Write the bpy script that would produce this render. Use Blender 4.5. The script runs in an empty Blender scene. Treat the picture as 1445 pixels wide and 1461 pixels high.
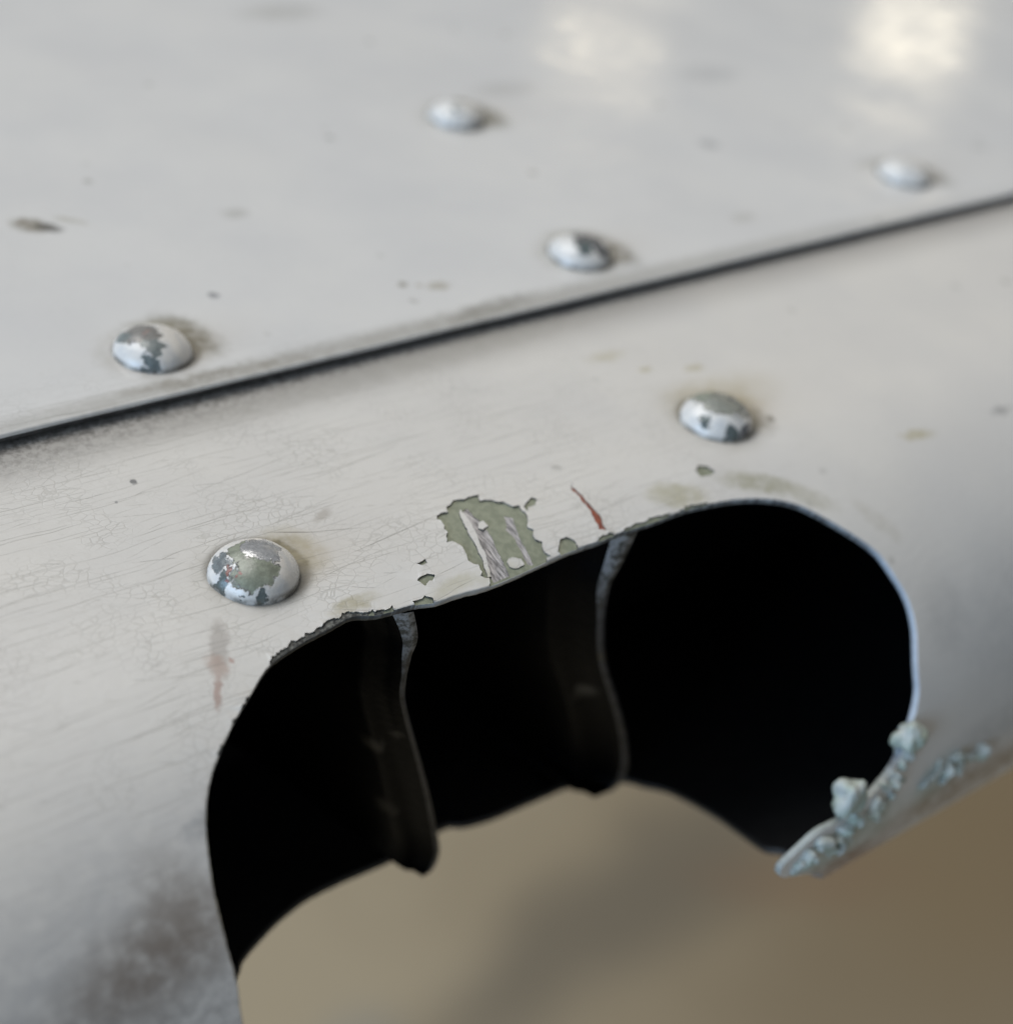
import bpy, bmesh, math, random
from mathutils import Vector, Matrix, noise, geometry
random.seed(7)
S = bpy.context.scene
COL = S.collection
MM = 0.001

# ---------------------------------------------------------------- camera
cam = bpy.data.cameras.new("camera")
camo = bpy.data.objects.new("camera", cam)
COL.objects.link(camo)
camo.matrix_world = Matrix(((0.779189, 0.257067, -0.571647, -0.085662),
                            (-0.604889, 0.54738, -0.578346, -0.085966),
                            (0.164234, 0.796424, 0.58201, 0.089991),
                            (0.0, 0.0, 0.0, 1.0)))
cam.sensor_fit = 'HORIZONTAL'
cam.sensor_width = 36.0
cam.lens = 57.3
cam.clip_start = 0.005
cam.clip_end = 60.0
cam.dof.use_dof = True
cam.dof.focus_distance = 0.143
cam.dof.aperture_fstop = 17.0
cam.dof.aperture_blades = 0
S.camera = camo

# ---------------------------------------------------------------- light (inside a hangar: ceiling panels, a blue window, two lamps)
S.view_settings.view_transform = 'Standard'
S.view_settings.look = 'None'
S.view_settings.gamma = 1.0
S.view_settings.exposure = 0.10
S.cycles.use_light_tree = False
w = bpy.data.worlds.new("World"); S.world = w
w.use_nodes = True
bg = w.node_tree.nodes["Background"]
bg.inputs[0].default_value = (0.92, 0.96, 1.0, 1)
bg.inputs[1].default_value = 0.25


def area(name, loc, target, sx, sy, watts, color):
    l = bpy.data.lights.new(name, 'AREA')
    l.shape = 'RECTANGLE'; l.size = sx; l.size_y = sy
    l.energy = watts; l.color = color
    o = bpy.data.objects.new(name, l)
    COL.objects.link(o)
    o.location = loc
    o.rotation_euler = (Vector(target) - Vector(loc)).to_track_quat('-Z', 'Y').to_euler()
    return o


area("ceiling_light", (-0.6, 1.5, 2.6), (0, 0, 0), 2.2, 2.2, 78, (1.0, 0.97, 0.93))
area("window_light", (-2.5, -0.25, 0.42), (0, 0, 0), 1.8, 1.3, 60, (0.48, 0.70, 1.0))
area("lamp_light", (0.0907 + 0.664 * 3, 0.0953 + 0.670 * 3, 0.331 * 3), (0.09, 0.095, 0), 0.22, 0.045, 0.15, (1.0, 0.86, 0.62))
area("lamp_light", (0.1627 + 0.786 * 3, 0.0878 + 0.55 * 3, 0.281 * 3), (0.16, 0.088, 0), 0.19, 0.10, 0.26, (1.0, 0.88, 0.66))


# ---------------------------------------------------------------- node helper
class NT:
    def __init__(self, name):
        self.mat = bpy.data.materials.new(name)
        self.mat.use_nodes = True
        self.t = self.mat.node_tree
        self.bsdf = self.t.nodes["Principled BSDF"]

    def n(self, typ, **kw):
        nd = self.t.nodes.new(typ)
        for k, v in kw.items():
            setattr(nd, k, v)
        return nd

    def put(self, sock, v):
        if v is None:
            return
        if isinstance(v, bpy.types.NodeSocket):
            self.t.links.new(v, sock)
        else:
            if isinstance(v, tuple) and len(v) == 3 and sock.type == 'RGBA':
                v = (*v, 1)
            sock.default_value = v

    def m(self, op, a, b=None, c=None, clamp=False):
        nd = self.n('ShaderNodeMath', operation=op, use_clamp=clamp)
        for i, v in enumerate((a, b, c)):
            self.put(nd.inputs[i], v)
        return nd.outputs[0]

    def vm(self, op, a, b=None):
        nd = self.n('ShaderNodeVectorMath', operation=op)
        self.put(nd.inputs[0], a); self.put(nd.inputs[1], b)
        return nd.outputs['Value'] if op in ('LENGTH', 'DOT_PRODUCT', 'DISTANCE') else nd.outputs['Vector']

    def mix(self, f, a, b):
        nd = self.n('ShaderNodeMix', data_type='RGBA')
        self.put(nd.inputs[0], f); self.put(nd.inputs[6], a); self.put(nd.inputs[7], b)
        return nd.outputs[2]

    def step(self, x, lo, hi, a=0.0, b=1.0):
        nd = self.n('ShaderNodeMapRange', interpolation_type='SMOOTHSTEP')
        self.put(nd.inputs[0], x); nd.inputs[1].default_value = lo; nd.inputs[2].default_value = hi
        nd.inputs[3].default_value = a; nd.inputs[4].default_value = b
        return nd.outputs[0]

    def map(self, v, loc=(0, 0, 0), rot=0.0, scale=(1, 1, 1)):
        nd = self.n('ShaderNodeMapping')
        self.put(nd.inputs[0], v)
        nd.inputs[1].default_value = loc; nd.inputs[2].default_value = (0, 0, rot); nd.inputs[3].default_value = scale
        return nd.outputs[0]

    def noise(self, v, scale, detail=3.0, rough=0.55, color=False):
        nd = self.n('ShaderNodeTexNoise')
        self.put(nd.inputs['Vector'], v); nd.inputs['Scale'].default_value = scale
        nd.inputs['Detail'].default_value = detail; nd.inputs['Roughness'].default_value = rough
        return nd.outputs['Color' if color else 0]

    def voronoi(self, v, scale, feature='DISTANCE_TO_EDGE'):
        nd = self.n('ShaderNodeTexVoronoi', feature=feature)
        self.put(nd.inputs['Vector'], v); nd.inputs['Scale'].default_value = scale
        return nd.outputs['Distance']

    def warp(self, v, scale, amount, detail=2.0):
        c = self.noise(v, scale, detail, color=True)
        d = self.vm('SUBTRACT', c, (0.5, 0.5, 0.5))
        nd = self.n('ShaderNodeVectorMath', operation='SCALE')
        self.put(nd.inputs[0], d); nd.inputs[3].default_value = amount
        return self.vm('ADD', v, nd.outputs[0])

    def blob(self, v, c, r, rot=0.0, soft=0.5):
        """1 inside an ellipse round c with radii r, fading out over soft."""
        d = self.vm('SUBTRACT', v, (c[0], c[1], c[2] if len(c) > 2 else 0.0))
        if rot:
            nd = self.n('ShaderNodeVectorRotate', rotation_type='Z_AXIS')
            self.put(nd.inputs['Vector'], d); nd.inputs['Angle'].default_value = -rot
            d = nd.outputs[0]
        rz = r[2] if len(r) > 2 else 1e3
        q = self.vm('DIVIDE', d, (r[0], r[1], rz))
        return self.step(self.vm('LENGTH', q), 1.0 - soft, 1.0 + soft, 1.0, 0.0)

    def bump(self, h, strength, dist, normal=None):
        nd = self.n('ShaderNodeBump')
        nd.inputs['Strength'].default_value = strength
        nd.inputs['Distance'].default_value = dist
        self.put(nd.inputs['Height'], h)
        if normal is not None:
            self.put(nd.inputs['Normal'], normal)
        return nd.outputs[0]

    def out(self, **kw):
        for k, v in kw.items():
            self.put(self.bsdf.inputs[k.replace('_', ' ')], v)
        return self.mat


def flat_coord(t):
    return t.n('ShaderNodeAttribute', attribute_name='flat').outputs['Vector']


PAINT = (0.60, 0.577, 0.535)
DIRT = (0.11, 0.095, 0.065)
GREYDIRT = (0.13, 0.13, 0.13)
TAN = (0.40, 0.36, 0.24)
GREENISH = (0.24, 0.25, 0.18)


def paint_material(name, tints, crack_mask, extra=None, base=PAINT, gloss=0.0, micro=0.5, dimples=()):
    """Aged gloss paint in flat millimetre coordinates. tints: (s, u, rx, ry, rot, soft, colour, strength)."""
    t = NT(name)
    v = flat_coord(t)
    wv = t.warp(v, 0.9, 1.6, 3.0)
    wv2 = t.warp(wv, 0.12, 4.0, 2.0)
    n1 = t.noise(v, 0.05, 4.0)
    col = t.mix(t.step(n1, 0.3, 0.7), base, tuple(c * k for c, k in zip(base, (0.93, 0.935, 0.95))))
    # fine dust and pin-point dirt
    n2 = t.noise(v, 1.3, 5.0, 0.7)
    col = t.mix(t.step(n2, 0.56, 0.75, 0.0, 0.22), col, (0.33, 0.31, 0.27))
    vv = t.voronoi(v, 0.16, 'F1')
    spec = t.m('MULTIPLY', t.step(vv, 0.05, 0.14, 1.0, 0.0), t.step(t.noise(v, 0.09, 2.0), 0.52, 0.62))
    col = t.mix(t.m('MULTIPLY', spec, 0.55), col, (0.2, 0.19, 0.16))
    for (s, u, rx, ry, rot, soft, c, k) in tints:
        b = t.blob(v if rx > 60 or ry < 0.1 or soft <= 0.12 else wv if rx > 1.2 else t.warp(v, 1.6, 1.0, 5.0), (s, u), (rx, ry), rot, soft)
        if rx >= 6.9 and c[0] < 0.25 and c[0] - c[2] < 0.03:
            b = t.m('MULTIPLY', b, t.step(t.noise(v, 1.1, 6.0, 0.8), 0.43, 0.60, 0.08, 1.0))
        elif 1.5 < rx < 60 and ry > 0.1 and soft > 0.12:
            b = t.m('MULTIPLY', b, t.step(t.noise(v, 0.5, 5.0, 0.65), 0.25, 0.62, 0.35, 1.0))
        col = t.mix(t.m('MULTIPLY', b, k, clamp=True), col, c)
    # ageing cracks: long straight ones along the sheet, short ones across, a fine net in places
    sx = t.n('ShaderNodeSeparateXYZ'); t.put(sx.inputs[0], t.warp(v, 0.10, 1.6, 2.0))

    def lines(slope, freq, off, lo, hi):
        f = t.m('MULTIPLY_ADD', sx.outputs[0], slope, t.m('MULTIPLY_ADD', sx.outputs[1], freq, off))
        nd = t.n('ShaderNodeTexVoronoi', voronoi_dimensions='1D', feature='DISTANCE_TO_EDGE')
        t.put(nd.inputs['W'], f); nd.inputs['Scale'].default_value = 1.0
        ln = t.step(nd.outputs['Distance'], 0.012 * freq, 0.06 * freq, 1.0, 0.0)
        mk = t.noise(t.map(v, loc=(off * 3.7, off, 0), scale=(0.07, 0.75, 1), rot=0.05), 1.0, 3.0, 0.6)
        return t.m('MULTIPLY', ln, t.step(mk, lo, hi))
    ca = lines(0.02, 0.62, 3.0, 0.44, 0.66)
    cc = lines(-0.07, 0.5, 31.0, 0.47, 0.68)
    cd = t.m('MAXIMUM', lines(0.13, 0.33, 57.0, 0.50, 0.64), lines(0.0, 0.85, 91.0, 0.42, 0.66))
    lb = t.map(t.warp(v, 0.9, 0.5), scale=(0.8, 1.15, 1), rot=0.3)
    cb = t.step(t.voronoi(lb, 1.1), 0.01, 0.075, 1.0, 0.0)
    cb = t.m('MULTIPLY', cb, t.step(t.noise(v, 0.13, 3.0), 0.42, 0.62))
    crack = t.m('MAXIMUM', t.m('MAXIMUM', ca, cc), t.m('MAXIMUM', t.m('MULTIPLY', cb, 0.55), cd))
    crack = t.m('MULTIPLY', crack, crack_mask(t, v))
    col = t.mix(t.m('MULTIPLY', crack, 0.56), col, (0.22, 0.21, 0.18))
    if extra:
        col = extra(t, v, col)
    rough = t.m('ADD', t.step(t.noise(v, 0.25, 4.0, 0.6), 0.3, 0.7, 0.30 - gloss, 0.40 - gloss), t.m('MULTIPLY', crack, 0.3))
    hgt = t.noise(v, 0.035, 1.0)
    for (s, u) in dimples:          # the sheet is drawn in a little round each rivet
        hgt = t.m('SUBTRACT', hgt, t.m('MULTIPLY', t.blob(v, (s, u), (5.5, 5.5), 0, 0.7), 0.7 if micro > 0.3 else 0.22))
    big = t.bump(hgt, 1.0, 0.0003)
    b2 = t.bump(t.noise(t.map(v, scale=(0.5, 1.2, 1)), 1.1, 3.0, 0.6), micro, 0.00008, big)
    b3 = t.bump(t.m('MULTIPLY', crack, -1.0), 0.5, 0.00005, b2)
    return t.out(Base_Color=col, Roughness=rough, Normal=b3)


def simple_mat(name, c1, c2, scale, rough=0.5, metallic=0.0, bump=0.0, bscale=None, lo=0.4, hi=0.6, coord='flat'):
    t = NT(name)
    if coord == 'flat':
        v = flat_coord(t)
    else:
        tc = t.n('ShaderNodeTexCoord').outputs['Object']
        v = t.map(tc, scale=(1000, 1000, 1000))
    n = t.noise(v, scale, 4.0, 0.65)
    kw = dict(Base_Color=t.mix(t.step(n, lo, hi), c1, c2), Roughness=rough, Metallic=metallic)
    if bump:
        kw['Normal'] = t.bump(t.noise(v, bscale or scale, 4.0, 0.6), bump, 0.0002)
    return t.out(**kw)

# ---------------------------------------------------------------- outlines in flat sheet millimetres (along the span, round the section)
HOLE = [(-40.95, -29.76),(-40.67, -26.88),(-40.64, -23.46),(-40.35, -19.64),(-39.67, -16.52),(-38.83, -13.97),(-37.43, -11.54),(-35.76, -9.73),(-33.48, -7.71),(-31.1, -5.99),(-27.77, -3.77),(-24.12, -2.77),(-20.63, -2.25),(-18.5, -1.95),(-16.3, -2.67),(-12.46, -3.01),(-10.38, -3.49),(-7.89, -3.52),(-5.18, -3.79),(-2.18, -3.72),(1.35, -3.47),(5.45, -3.19),(9.06, -3.24),(12.61, -3.14),(16.36, -3.26),(20.48, -3.18),(24.25, -3.54),(27.86, -4.2),(31.18, -5.33),(34.1, -7.04),(36.46, -9.58),(38.88, -12.47),(40.74, -15.1),(41.64, -18.02),(42.25, -20.48),(42.22, -23.65),(41.24, -27.91),(40.96, -30.88),(39.86, -33.64),(38.35, -36.32),(36.46, -38.6),(33.72, -40.3),(29.57, -41.65),(25.73, -41.6),(23.09, -42.57),(20.63, -43.92),(21.6, -45.6),(25.0, -47.2),(29.0, -49.6),(32.0, -53.5),(33.87, -60.56),(32.96, -63.05),(33.77, -67.66),(34.75, -73.07),(35.09, -80.52),(34.01, -84.29),(32.84, -87.42),(27.46, -91.07),(24.12, -91.49),(19.8, -91.72),(15.57, -91.95),(12.05, -92.99),(10.18, -94.48),(1.93, -93.06),(-1.27, -93.05),(-5.04, -93.25),(-9.94, -93.02),(-14.49, -91.61),(-18.31, -89.69),(-21.7, -87.57),(-23.37, -85.68),(-29.5, -80.0),(-36.0, -70.0),(-39.0, -60.0),(-40.5, -48.0),(-40.9, -38.0)]
CHIP_PRIMER = [[(-3.79, 5.92),(-2.66, 5.93),(-2.07, 6.75),(-0.61, 7.18),(0.67, 6.86),(1.79, 6.91),(1.36, 5.98),(2.45, 5.64),(3.35, 4.78),(3.6, 4.1),(4.47, 3.71),(4.3, 2.48),(4.01, 1.6),(3.31, 0.94),(3.5, 0.16),(2.99, -0.76),(3.49, -1.39),(2.87, -2.22),(3.2, -3.09),(0.92, -4.11),(-0.72, -4.28),(-2.57, -4.24),(-4.8, -4.28),(-4.07, -3.21),(-4.83, -2.73),(-4.34, -1.5),(-4.65, -1.17),(-4.87, -0.44),(-4.29, 0.63),(-4.47, 1.16),(-4.44, 1.7),(-5.2, 2.17),(-4.54, 3.35),(-4.54, 3.86),(-3.96, 4.92),(-4.08, 5.51)], [(5.37, 3.85),(6.6, 4.39),(6.8, 3.74),(6.09, 3.25),(5.34, 3.05),(4.74, 2.54),(4.76, 3.31)], [(4.76, -2.31),(5.34, -1.8),(6.15, -1.77),(6.78, -2.52),(6.61, -3.0),(5.49, -3.69),(4.38, -3.6),(4.27, -2.95)], [(-9.6, 0.86),(-8.69, 1.05),(-8.72, 0.49),(-9.3, 0.43)], [(-10.56, -0.66),(-9.41, -0.5),(-8.71, -0.79),(-9.29, -1.37),(-10.2, -1.41),(-10.48, -1.58),(-10.73, -0.91)], [(-12.52, -2.84),(-11.22, -2.7),(-10.61, -3.09),(-11.03, -3.79),(-12.59, -3.74)], [(-17.05, -2.36),(-16.51, -2.2),(-16.46, -2.59),(-16.89, -3.17),(-17.43, -3.14)], [(-15.67, -2.72),(-14.48, -2.44),(-14.55, -2.91),(-15.33, -3.23),(-15.81, -3.15)], [(-20.8, -2.52),(-19.61, -2.15),(-18.7, -2.26),(-18.76, -3.16),(-20.03, -3.37),(-21.11, -3.3)], [(25.62, 0.8),(26.5, 1.18),(27.44, 0.82),(27.74, -0.01),(26.8, -0.35),(25.61, -0.27)], [(12.44, -3.14),(14.01, -2.85),(15.05, -2.99),(16.15, -2.84),(17.26, -2.92),(18.95, -3.04),(18.08, -3.61),(15.81, -3.5),(12.76, -3.94)], [(20.08, -3.13),(21.77, -3.04),(23.61, -3.29),(23.87, -3.71),(21.69, -3.62),(20.06, -3.64)], [(9.22, -3.01),(10.32, -2.9),(11.17, -3.13),(10.65, -3.53),(8.97, -3.87)]]
RIM_WEAR_SHADE = [[(-28.9, -4.9),(-27.3, -3.35),(-25.4, -2.75),(-23.4, -2.25),(-20.6, -1.8),(-18.4, -1.65),(-16.6, -2.4),(-15.4, -2.65),(-14.6, -3.0),(-15.2, -4.2),(-18.2, -3.6),(-21.9, -3.7),(-25.0, -4.4),(-28.2, -6.0)],[(-33.3, -7.6),(-31.8, -6.3),(-31.0, -5.9),(-31.0, -6.6),(-33.0, -8.2)],[(-12.2, -2.75),(-11.5, -2.85),(-11.4, -3.9),(-12.6, -3.7)],[(-35.6, -9.5),(-35.0, -8.9),(-34.7, -9.4),(-35.4, -10.2)]]
CHIP_METAL = [[(-1.35, 5.42),(-0.39, 5.69),(-0.44, 4.61),(-0.33, 3.24),(-0.72, 1.44),(-1.38, -0.99),(-2.08, -3.65),(-3.99, -3.63),(-3.7, -2.16),(-3.11, -0.3),(-2.01, 1.99),(-1.89, 3.42)], [(2.26, 3.11),(2.84, 2.6),(2.02, 0.76),(1.37, -1.64),(1.06, -3.37),(0.46, -3.15),(0.93, -1.47),(1.31, 0.59),(1.13, 1.37)]]
PAINT_ISLE = [[(-1.38, -2.04),(-0.49, -1.84),(0.11, -2.32),(0.02, -2.98),(-0.77, -3.28),(-1.54, -2.79)], [(-0.81, 3.35),(-0.13, 3.35),(-0.24, 2.59),(-1.06, 2.25),(-1.21, 2.72)], [(-1.31, 5.73),(-1.15, 5.22),(-2.01, 1.99),(-2.92, -0.8),(-3.91, -3.2),(-4.26, -3.06),(-3.56, -1.18),(-2.83, 1.63),(-1.86, 4.74)], [(2.11, 3.18),(2.58, 3.18),(2.15, 1.9),(1.27, 0.84),(0.72, 0.83),(1.42, 1.97)]]
CHIP_RED = [[(11.2, 4.0),(11.5, 3.4),(11.4, 2.4),(11.45, 1.6),(11.35, 0.35),(11.2, -0.7),(10.9, -1.5),(10.75, -2.4),(10.0, -2.1),(10.45, -0.9),(10.75, 0.2),(10.9, 1.2),(11.15, 2.4),(11.0, 3.3)],[(11.75, 4.6),(11.95, 4.45),(11.7, 4.1),(11.5, 4.2)]]
RIVETS = [(-23.79, 5.79, 0),(34.15, 6.64, 0),(-15.6, 39.83, 1.25),(42.59, 40.42, 1.25),(107.12, 42.33, 1.25),(52.28, 79.41, 1.25)]
RIB1 = [(-12.45, -2.93, -1.78),(-10.97, -2.44, -5.91),(-11.07, -2.11, -8.72),(-10.59, -1.55, -13.36),(-9.15, -1.04, -17.65),(-6.02, -0.14, -25.21),(-2.72, 0.83, -33.38),(0.24, 1.77, -41.29),(2.22, 2.46, -47.06),(2.19, 2.86, -50.4),(1.07, 2.93, -51.02)]
RIB2 = [(14.76, -2.94, -1.79),(14.39, -2.5, -5.78),(13.87, -2.09, -9.55),(15.73, -1.33, -16.53),(18.59, -0.6, -23.29),(24.03, 0.45, -32.91),(28.46, 1.37, -41.46),(30.84, 2.09, -48.04),(29.94, 2.41, -50.97),(26.61, 2.38, -50.72)]

# ---------------------------------------------------------------- setting: floor far below
def floor_material():
    t = NT("stained_shadowed_floor")
    tc = t.n('ShaderNodeTexCoord').outputs['Object']
    n = t.noise(tc, 3.2, 3.0, 0.5)
    col = t.mix(t.step(n, 0.38, 0.62), (0.325, 0.268, 0.178), (0.28, 0.228, 0.148))
    wv = t.warp(tc, 4.0, 0.12)
    for c, r, rot, soft, k, cc in [((0.86, 0.23), (0.30, 0.26), 0.3, 0.6, 0.8, (0.185, 0.138, 0.078)),
                                   ((1.05, 0.30), (0.22, 0.14), 0.0, 0.6, 0.7, (0.195, 0.138, 0.07)),
                                   ((0.63, 0.425), (0.24, 0.05), 0.10, 0.75, 0.75, (0.125, 0.105, 0.074)),  # diagonal shadow band painted into the floor colour
                                   ((0.80, 0.37), (0.10, 0.03), -0.5, 0.6, 0.3, (0.19, 0.11, 0.06)),
                                   ((0.38, 0.44), (0.05, 0.03), 0.3, 0.6, 0.35, (0.2, 0.21, 0.2))]:
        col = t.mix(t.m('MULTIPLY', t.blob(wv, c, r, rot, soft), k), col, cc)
    return t.out(Base_Color=col, Roughness=0.7, Normal=t.bump(t.noise(tc, 60.0, 4.0), 0.3, 0.002))


def link(name, me, parent=None, mat=None):
    o = bpy.data.objects.new(name, me)
    COL.objects.link(o)
    if parent is not None:
        o.parent = parent
    if mat is not None:
        for m in (mat if isinstance(mat, (list, tuple)) else [mat]):
            me.materials.append(m)
    return o


bm = bmesh.new()
bmesh.ops.create_grid(bm, x_segments=24, y_segments=24, size=12.0)
for vtx in bm.verts:
    vtx.co.z = 0.004 * noise.noise(vtx.co * 0.7)
me = bpy.data.meshes.new("floor"); bm.to_mesh(me); bm.free()
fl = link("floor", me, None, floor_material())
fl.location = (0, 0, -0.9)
fl["kind"] = "structure"

# ---------------------------------------------------------------- the leading edge: one thing, everything else is a part of it
root = bpy.data.objects.new("aircraft_leading_edge", None)
COL.objects.link(root)
root.empty_display_size = 0.02
root["label"] = "weathered off-white riveted aircraft leading edge with a large oblong cut-out, above a tan floor"
root["category"] = "aircraft skin"

# section of the nose: flat top, a wide bend, a tight turn, then the underside
U0, R1, U1, R2, U2 = 4.5, 32.5, -50.0, 7.0, -57.5
A1 = (U0 - U1) / R1
A2 = A1 + (U1 - U2) / R2


def section(u):
    """arc length u (mm) -> y, z and the outward normal."""
    if u >= U0:
        return u, 0.0, 0.0, 1.0
    if u >= U1:
        a = (U0 - u) / R1
        return U0 - R1 * math.sin(a), -R1 * (1 - math.cos(a)), -math.sin(a), math.cos(a)
    y1, z1 = U0 - R1 * math.sin(A1), -R1 * (1 - math.cos(A1))
    cy, cz = y1 + R2 * math.sin(A1), z1 - R2 * math.cos(A1)
    a = min(A1 + (U1 - u) / R2, A2)
    y, z = cy - R2 * math.sin(a), cz + R2 * math.cos(a)
    if u < U2:
        y -= (U2 - u) * math.cos(A2); z -= (U2 - u) * math.sin(A2)
    return y, z, -math.sin(a), math.cos(a)


def nose(s, u, h=0.0):
    y, z, ny, nz = section(u)
    return Vector((s, y + ny * h, z + nz * h)) * MM


def top(s, u, h=0.0):
    return Vector((s, u, 1.25 + h + 0.35 * math.exp(-max(u - 32.0, 0) / 9.0) - 0.35 * math.exp(-8 / 9.0))) * MM


def ragged(loop, step, amp, seed, angular=0.0):
    """resample an outline and roughen it; angular adds the short straight breaks of brittle paint."""
    rnd = random.Random(int(seed * 31))
    pts = [Vector(p) for p in loop]
    if angular:
        q = []
        for i, p in enumerate(pts):
            n = pts[(i + 1) % len(pts)]
            k = max(1, int((n - p).length / 0.42))
            for j in range(k):
                c = p.lerp(n, (j + rnd.uniform(-0.25, 0.25) * (j > 0)) / k)
                q.append(c + Vector((rnd.uniform(-1, 1), rnd.uniform(-1, 1))) * angular)
        pts = q
    out = []
    n = len(pts)
    for i in range(n):
        a, b = pts[i], pts[(i + 1) % n]
        k = max(1, int(round((b - a).length / step)))
        d = (b - a)
        nr = Vector((-d.y, d.x)).normalized() if d.length > 0 else Vector((0, 0))
        for j in range(k):
            p = a.lerp(b, j / k)
            q = noise.noise(Vector((p.x * 2.1, p.y * 2.1, seed))) + 0.7 * noise.noise(Vector((p.x * 5.3, p.y * 5.3, seed + 9))) \
                + 0.5 * noise.noise(Vector((p.x * 11.3, p.y * 11.3, seed + 19)))
            out.append(p + nr * q * amp)
    return out


def smooth_loop(pts, step):
    """Catmull-Rom through a closed outline."""
    out = []
    n = len(pts)
    for i in range(n):
        p0, p1, p2, p3 = (Vector(pts[(i + k) % n]) for k in (-1, 0, 1, 2))
        k = max(2, int((p2 - p1).length / step))
        for j in range(k):
            t = j / k
            out.append(0.5 * ((2 * p1) + (p2 - p0) * t + (2 * p0 - 5 * p1 + 4 * p2 - p3) * t * t + (3 * p1 - p0 - 3 * p2 + p3) * t ** 3))
    return out


def inside(p, loop):
    x, y = p[0], p[1]
    r = False
    j = len(loop) - 1
    for i in range(len(loop)):
        xi, yi = loop[i][0], loop[i][1]
        xj, yj = loop[j][0], loop[j][1]
        if (yi > y) != (yj > y) and x < (xj - xi) * (y - yi) / (yj - yi) + xi:
            r = not r
        j = i
    return r


def bounds(l):
    return min(p[0] for p in l), min(p[1] for p in l), max(p[0] for p in l), max(p[1] for p in l)


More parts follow.
